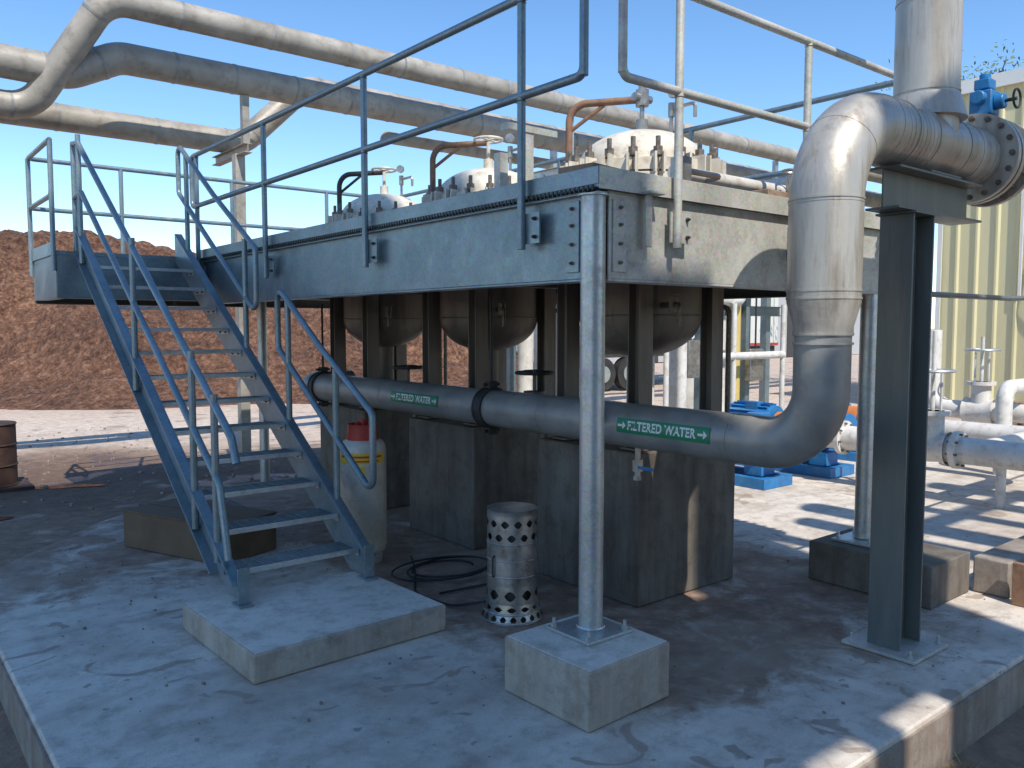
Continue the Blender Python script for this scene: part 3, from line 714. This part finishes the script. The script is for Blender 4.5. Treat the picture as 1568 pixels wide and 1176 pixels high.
# ---------------------------------------------------------------- pump area
def pump(x,y0,zc=.46,s=1.0):
    e=top('blue_pump'); g=G()
    for dx in (-.3,.2): g.box(x+dx,x+dx+.1,y0-.2,y0+1.7,.003,.13)
    for yy in (-.2,.7,1.58): g.box(x-.2,x+.2,y0+yy,y0+yy+.12,.004,.125)
    g.box(x-.22,x+.22,y0+.6,y0+1.5,.13,.19); g.box(x-.14,x+.14,y0-.05,y0+.2,.13,.3)
    g.rev([(0,0),(.2*s,.0),(.24*s,.05),(.24*s,.14),(.18*s,.2),(0,.2)],(x,y0,zc),(0,1,0),32); g.cyl((x,y0+.2,zc),(x,y0+.65,zc),.08*s,20)
    g.cyl((x,y0+.1,zc+.18),(x,y0+.1,zc+.4),.08*s,20); g.cyl((x,y0+.1,zc+.4),(x,y0+.1,zc+.43),.14*s,20); g.cyl((x,y0-.25,zc),(x,y0,zc),.1*s,20); g.cyl((x,y0-.28,zc),(x,y0-.25,zc),.16*s,24)
    g.cyl((x,y0+.8,zc),(x,y0+1.5,zc),.18*s,28)
    for k in range(20):
        a=k*math.pi/10; g.obox((x+.19*s*math.cos(a),y0+1.15,zc+.19*s*math.sin(a)),(.04*math.cos(a),0,.04*math.sin(a)),(0,.6,0),(-.005*math.sin(a),0,.005*math.cos(a)))
    g.box(x-.16,x-.02,y0+1.0,y0+1.2,zc+.14,zc+.28); mesh('casing_motor_skid',g,'blue',e,.006)
    g=G(); g.cyl((x,y0+.56,zc),(x,y0+.76,zc),.12*s,20); mesh('coupling_guard',g,'orange',e)
pump(8.75,5.85); pump(10.05,5.75,.62,1.3)
pump(11.6,5.6,.62,1.3)
pp=top('white_process_pipe'); g=G(); zq=.58
g.tube([(9.0,5.88,zq),(9.6,5.7,zq),(9.6,1.0,zq)],.15,.3,28,8)
g.tube([(9.6,3.7,zq),(11.4,3.7,zq),(11.4,5.3,zq)],.13,.3,24,8)
for y in (3.5,5.0): g.cyl((9.6,y,0),(9.6,y,zq),.05,14)
g.tube([(9.6,2.9,zq),(9.6,2.9,1.0),(10.5,2.9,1.0)],.08,.2,16)
g.tube([(12.6,3.0,.75),(12.6,5.6,.75),(12.6,5.6,1.9)],.13,.3,20); g.tube([(11.8,4.3,0),(11.8,4.3,1.15),(13.5,4.3,1.15)],.1,.2,16)
for y in (4.52,3.95,5.3): g.cyl((9.6,y-.03,zq),(9.6,y+.03,zq),.21,28)
mesh('piping',g,'white',pp)
g=G()
for y in (4.52,3.95,5.3):
    for k in range(8):
        a=k*math.pi/4+.2; g.cyl((9.6+.18*math.cos(a),y-.06,zq+.18*math.sin(a)),(9.6+.18*math.cos(a),y+.06,zq+.18*math.sin(a)),.014,6)
mesh('bolts',g,'bolt',pp)
for (vx,vy,vz,ss) in ((9.6,4.24,zq,1.0),(12.6,4.9,.75,.8)):
    gv=top('gate_valve'); g=G(); g.rev([(.19,-.2),(.16,-.1),(.17,0),(.16,.1),(.19,.2)],(vx,vy,vz),(0,1,0),28); g.cyl((vx,vy,vz),(vx,vy,vz+.42),.13,20); g.cyl((vx,vy,vz+.37),(vx,vy,vz+.42),.19,20); g.cyl((vx,vy,vz+.42),(vx,vy,vz+1.32*ss),.025,10)
    for s in (-1,1): g.obox((vx,vy+s*.09,vz+.62),(.03,0,0),(0,.02,0),(0,0,.45))
    mesh('body',g,'white',gv)
    g=G(); g.torus((vx,vy,vz+.87),(0,0,1),.22,.016); 
    for k in range(3): g.cyl((vx-.22*math.cos(k*1.05),vy-.22*math.sin(k*1.05),vz+.87),(vx+.22*math.cos(k*1.05),vy+.22*math.sin(k*1.05),vz+.87),.011,6)
    mesh('handwheel',g,'galv',gv)
e=top('conduit'); g=G(); g.tube([(5.1,2.36,2.15),(6.5,2.36,2.15),(19.4,2.4,2.6)],.018,.1,8); mesh('pipe',g,'steelgrey',e)
fr=top('process_frame'); g=G()
for x,y in ((7.6,8.0),(8.8,8.0),(10.2,8.0),(12.2,8.2),(7.6,9.4),(8.8,9.4),(10.2,9.4),(12.2,9.6),(11.2,7.9)):
    ww=.06; g.box(x-ww,x+ww,y-ww,y+ww,0,3.0)
for z in (2.2,3.0):
    for y in (8.0,9.4): ibeam(g,(7.5,y,z),(12.3,y,z),.16,.1)
mesh('posts_and_beams',g,'galvd',fr)
g=G()
for z in (3.55,4.05):
    for y in (8.0,9.4): g.cyl((7.5,y,z),(12.3,y,z),.025,8)
for x in (7.6,8.8,10.2,11.3,12.2):
    for y in (8.0,9.4): g.cyl((x,y,3.05),(x,y,4.05),.025,8)
mesh('handrail',g,'galvl',fr)
g=G()
g.tube([(7.0,7.6,.4),(7.0,7.6,2.0),(8.4,7.6,2.0),(8.4,7.6,.3)],.09,.2,18); g.tube([(8.4,7.7,2.35),(10.8,7.7,2.35),(10.8,7.7,2.6),(12.5,7.7,2.6)],.09,.12,18)
g.tube([(9.4,7.7,0),(9.4,7.7,2.4),(9.4,9.8,2.4)],.08,.2,16)
g.rev([(0,.5),(.45,.6),(.5,.8),(.5,2.2),(.4,2.4),(0,2.5)],(8.2,8.8,0),(0,0,1),28); g.rev([(0,.4),(.4,.5),(.45,.7),(.45,1.7),(.3,1.95),(0,2.0)],(10.9,8.7,0),(0,0,1),28)
for x in (7.3,9.8,11.6): g.cyl((x,8.7,0),(x,8.7,2.6),.11,18)
for x in (8.95,9.9,10.5,11.8): g.cyl((x,7.6,0),(x,7.6,2.3),.04,14)
g.tube([(9.9,7.6,1.5),(11.8,7.6,1.5)],.06,.1,14)
mesh('process_piping',g,'white',fr)
g=G(); g.cyl((10.9,7.9,0),(10.9,7.9,2.6),.11,14); mesh('yellow_post',g,'yellow',fr)
g=G(); g.box(9.5,9.85,7.65,7.75,1.2,1.75); g.box(11.0,11.35,7.65,7.75,1.1,1.6); g.box(8.15,8.4,7.4,7.5,1.3,1.7); mesh('control_boxes',g,'stainless',fr,.01)
g=G(); g.tube([(9.6,7.7,1.75),(9.6,7.7,2.5),(9.2,7.7,2.9)],.015,.1,8); g.tube([(11.2,7.7,1.6),(11.2,7.7,2.9)],.015,.1,8); g.tube([(7.2,7.2,2.3),(7.5,7.1,1.8),(7.8,7.2,2.3)],.014,.2,8)
g.tube([(6.6,4.2,2.6),(6.7,4.2,2.1),(6.9,4.1,1.7),(7.1,4.0,2.1),(7.0,4.0,2.6)],.012,.2,8); mesh('cables',g,'rubber',fr)

tr=top('parked_trailer'); g=G()
g.box(17,27,17.6,20,1.25,3.6); mesh('box_body',g,'trimw',tr,.03)
g=G(); g.box(17.05,26.95,17.7,19.9,1.0,1.24); g.box(19.2,19.35,17.8,17.95,0,1.0); mesh('chassis',g,'dark',tr)
g=G(); g.box(17,27,17.585,17.597,1.26,1.36); mesh('red_stripe',g,'red',tr)
g=G()
for x in lin(17.3,26.7,18): g.box(x-.02,x+.02,17.585,17.6,1.4,3.5)
mesh('side_posts',g,'galvl',tr)
g=G()
for x in (17.9,19.0,25.4):
    for y in (17.75,19.65): g.cyl((x,y-.13,.5),(x,y+.13,.5),.5,24)
mesh('wheels',g,'rubber',tr)
g=G()
for x in (17.9,19.0,25.4): g.cyl((x,17.6,.5),(x,17.615,.5),.25,20)
mesh('hubs',g,'galv',tr)
wh=top('distant_warehouse'); g=G(); g.box(30,60,30,42,0,4.6); mesh('walls',g,'farm',wh)
g=G(); g.prism([(29.5,29.5,4.6),(29.5,42.5,4.6),(29.5,36,6.4)],(31,0,0)); mesh('roof',g,'galvd',wh)
g=G()
for x in lin(32,57,6): g.box(x,x+2.6,29.95,29.99,0,3.3)
mesh('doors',g,'dark',wh)

# ---------------------------------------------------------------- yellow building
yb_=top('yellow_metal_building'); g=G(); XW=19.5; prof=[]; y=8.55
while y>-9:
    for dy,dx in ((0,0),(.30,0),(.335,-.045),(.375,-.045),(.41,0)): prof.append((XW+dx,y-dy))
    y-=.41
zt_=7.05
g.v=[(x,y,z) for (x,y) in prof for z in (0,zt_)]; g.f=[(2*i,2*i+1,2*i+3,2*i+2) for i in range(len(prof)-1)]
mesh('ribbed_siding',g,'ybldg',yb_,ang=20)
g=G(); g.box(XW+.03,31,-9,8.5,0,zt_-.02); mesh('walls',g,'ybldg',yb_)
g=G(); g.box(XW-.12,XW+.3,-9.1,8.62,zt_,zt_+.24); g.prism([(XW-.12,-9.1,zt_+.24),(XW-.12,8.62,zt_+.24),(31,8.62,zt_+1.2),(31,-9.1,zt_+1.2)],(0,0,.05)); g.box(XW-.08,XW-.05,8.5,8.6,0,zt_); mesh('roof_trim',g,'trimw',yb_)
g=G(); g.box(XW-.11,XW-.05,-9,6.9,5.55,5.72); g.box(XW-.09,XW-.05,6.85,6.9,2.6,5.55); mesh('gutter_pipe',g,'trimw',yb_)
g=G(); g.box(XW-.06,XW-.05,-3,-1,0,3); mesh('door',g,'dark',yb_)
g=G(); g.tube([(XW-.1,6.3,4.5),(XW-.25,6.2,3.2),(XW-.2,5.8,2.3),(XW-.1,5.2,2.2)],.02,.5,8); mesh('cable',g,'rubber',yb_)
rw=top('rubble_wall'); g=G()
for row in range(3):
    yy=7.2
    while yy>1:
        L=.25+.2*random.random()
        if random.random()>.18*row+.04:
            g.obox((18.7+.06*random.random(),yy-L/2,.09+row*.13),(.3,0,0),(random.random()*.03,L*.96,random.random()*.03),(0,0,.125))
        yy-=L
for k in range(90):
    s=.03+.06*random.random(); c=V((18.3+random.random()*.3,7.2-random.random()*6.5,s*.4)); a=V((random.gauss(0,1),random.gauss(0,1),random.gauss(0,1))).normalized(); b=a.orthogonal().normalized(); d=a.cross(b)
    g.obox(c,a*s*2.2,b*s*1.5,d*s*1.3)
mesh('rubble_stones',g,'brick',rw,.02)
te=top('tree'); g=G(); bx_,by_=25.5,10.2
g.sweep([(bx_,by_,0),(bx_+.1,by_,4),(bx_,by_+.2,7.4)],[.3,.22,.08],10); tips=[]
for k in range(30):
    a=random.random()*6.28; z=4.9+random.random()*3.4; L=1.2+random.random()*1.6
    p0=V((bx_,by_,z)); p1=p0+V((math.cos(a)*L,math.sin(a)*L,.5+random.random()*1.1)); g.sweep([p0,(p0+p1)/2+V((0,0,-.1)),p1],[.06,.035,.012],6); tips.append((p0,p1))
mesh('trunk_and_limbs',g,'bark',te)
g=G()
for p0,p1 in tips:
    for k in range(170):
        c=p0.lerp(p1,.35+.75*random.random())+V((random.gauss(0,.28),random.gauss(0,.28),random.gauss(0,.22)))
        a=V((random.gauss(0,1),random.gauss(0,1),random.gauss(0,1))).normalized(); b=a.orthogonal().normalized(); s=.04+.05*random.random()
        g.add([c-a*s,c-b*s*.5,c+a*s,c+b*s*.5],[(0,1,2,3)])
mesh('leaves',g,'leaf',te,recalc=False)
we=top('weeds'); g=G()
for c in ((4.0,1.62),(4.25,1.66),(5.3,1.6),(3.3,1.5)):
    for k in range(60):
        a=random.random()*6.28; L=.03+.07*random.random(); b0=V((c[0]+random.gauss(0,.05),c[1]+random.gauss(0,.03),-.33)); t=b0+V((math.cos(a)*L,math.sin(a)*L,.04+.09*random.random())); sd=V((-math.sin(a),math.cos(a),0))*.006
        g.add([b0-sd,b0+sd,t],[(0,1,2)])
mesh('weed_blades',g,'leaf',we,recalc=False)
pb=top('gravel_debris'); g=G()
for k in range(1300):
    far=random.random()>.22
    if not far: x=1+random.random()*5.5; y=2+random.random()*6
    else: x=random.random()*8-3; y=9.6+random.random()*8
    if 1.5<x<3.0 and 4.2<y<5.45: continue
    if 2.6<x<3.4 and 2.7<y<3.45: continue
    s=.003+.007*random.random()**2*(1 if not far else 3)
    zz=0 if not far else gz(x,y)
    g.box(x-s,x+s,y-s*.7,y+s*.7,zz,zz+s*1.1+.002,random.random()*3)
mesh('pebbles',g,'edge',pb)

# ---------------------------------------------------------------- added unseen light blockers behind the camera
bb=top('unseen_light_blocker'); g=G()  # made-up building, added out of view to shade the foreground
g.box(-4.6,.55,-6.2,-4,-.4,20.5)
def wb(x0,x1,z0,z1): g.box(x0,x1,-4.2,-4.0,z0,z1)
wb(.551,3.9,-.4,7.45)
for a,b in ((.551,1.32),(1.78,2.02),(2.56,3.9)): wb(a,b,7.451,8.2)  # openings shaped to drop sun patches on the slab
wb(.551,3.9,8.201,9.7)
wb(.551,.78,9.701,11.8); wb(.96,1.80,9.701,11.8); wb(1.801,2.36,9.701,10.3); wb(2.361,3.9,9.701,11.8)  # top notches shaped to let sun reach the column and riser
mesh('walls',g,'wall',bb)
g=G()
for z in (2,5,8,11,14,17):
    for x in (-3.8,-1.4): g.box(x,x+1.5,-3.99,-3.96,z,z+1.6)
mesh('blocker_windows',g,'glass',bb)
g=G(); g.box(-4.75,.6,-6.3,-3.9,20.5,20.7); g.box(2.9,3.7,-3.97,-3.93,-.4,2.0); mesh('blocker_parapet_and_door',g,'trimw',bb)
rk=top('stripe_shadow_rack'); g=G()  # added unseen pipes that cast striped shadows on the pump area
for k,x in enumerate((5.0,5.75,6.4,7.25,8.0,8.7)): g.cyl((x,-9,7.2),(x,-.6-.3*(k%2),7.2),.13+.05*(k%3),16)
for y in (-8,-4.5,-1.5):
    ibeam(g,(4.4,y,6.9),(9.2,y,6.9),.2,.15)
    for x in (4.5,9.1): g.box(x-.08,x+.08,y-.08,y+.08,-.4,6.8)
mesh('stripe_bars',g,'steelgrey',rk)

# ---------------------------------------------------------------- light, world, camera
el=math.radians(52); az=V((-.30,-.954,0)).normalized(); Sd=V((az.x*math.cos(el),az.y*math.cos(el),math.sin(el)))
sun=bpy.data.lights.new('sun','SUN'); sun.energy=5; sun.angle=math.radians(.53); sun.color=(1,.95,.86)
so=bpy.data.objects.new('sun',sun); so.rotation_euler=Sd.to_track_quat('Z','Y').to_euler(); so.location=(0,0,30); sc.collection.objects.link(so)
w=bpy.data.worlds.new("World"); sc.world=w; w.use_nodes=True; nt=w.node_tree
sk=nt.nodes.new('ShaderNodeTexSky'); sk.sky_type='NISHITA'; sk.sun_disc=False; sk.sun_elevation=el; sk.sun_rotation=math.atan2(az.x,az.y)%(2*math.pi)
sk.air_density=1.0; sk.dust_density=.05; sk.ozone_density=1.3; sk.altitude=800
hsv=nt.nodes.new('ShaderNodeHueSaturation'); hsv.inputs['Saturation'].default_value=1.2; hsv.inputs['Value'].default_value=1.48
bg=nt.nodes['Background']; nt.links.new(sk.outputs[0],hsv.inputs['Color']); nt.links.new(hsv.outputs[0],bg.inputs[0]); bg.inputs[1].default_value=.15
cam=bpy.data.cameras.new('camera'); co=bpy.data.objects.new('camera',cam); sc.collection.objects.link(co)
co.location=(0,0,1.95); co.rotation_euler=(math.radians(90-3.98),0,-math.radians(39.07)); cam.sensor_width=36; cam.lens=29.02; cam.clip_start=.05; cam.clip_end=3000
sc.camera=co
sc.view_settings.view_transform='Standard'; sc.view_settings.look='None'; sc.view_settings.exposure=0; sc.view_settings.gamma=1
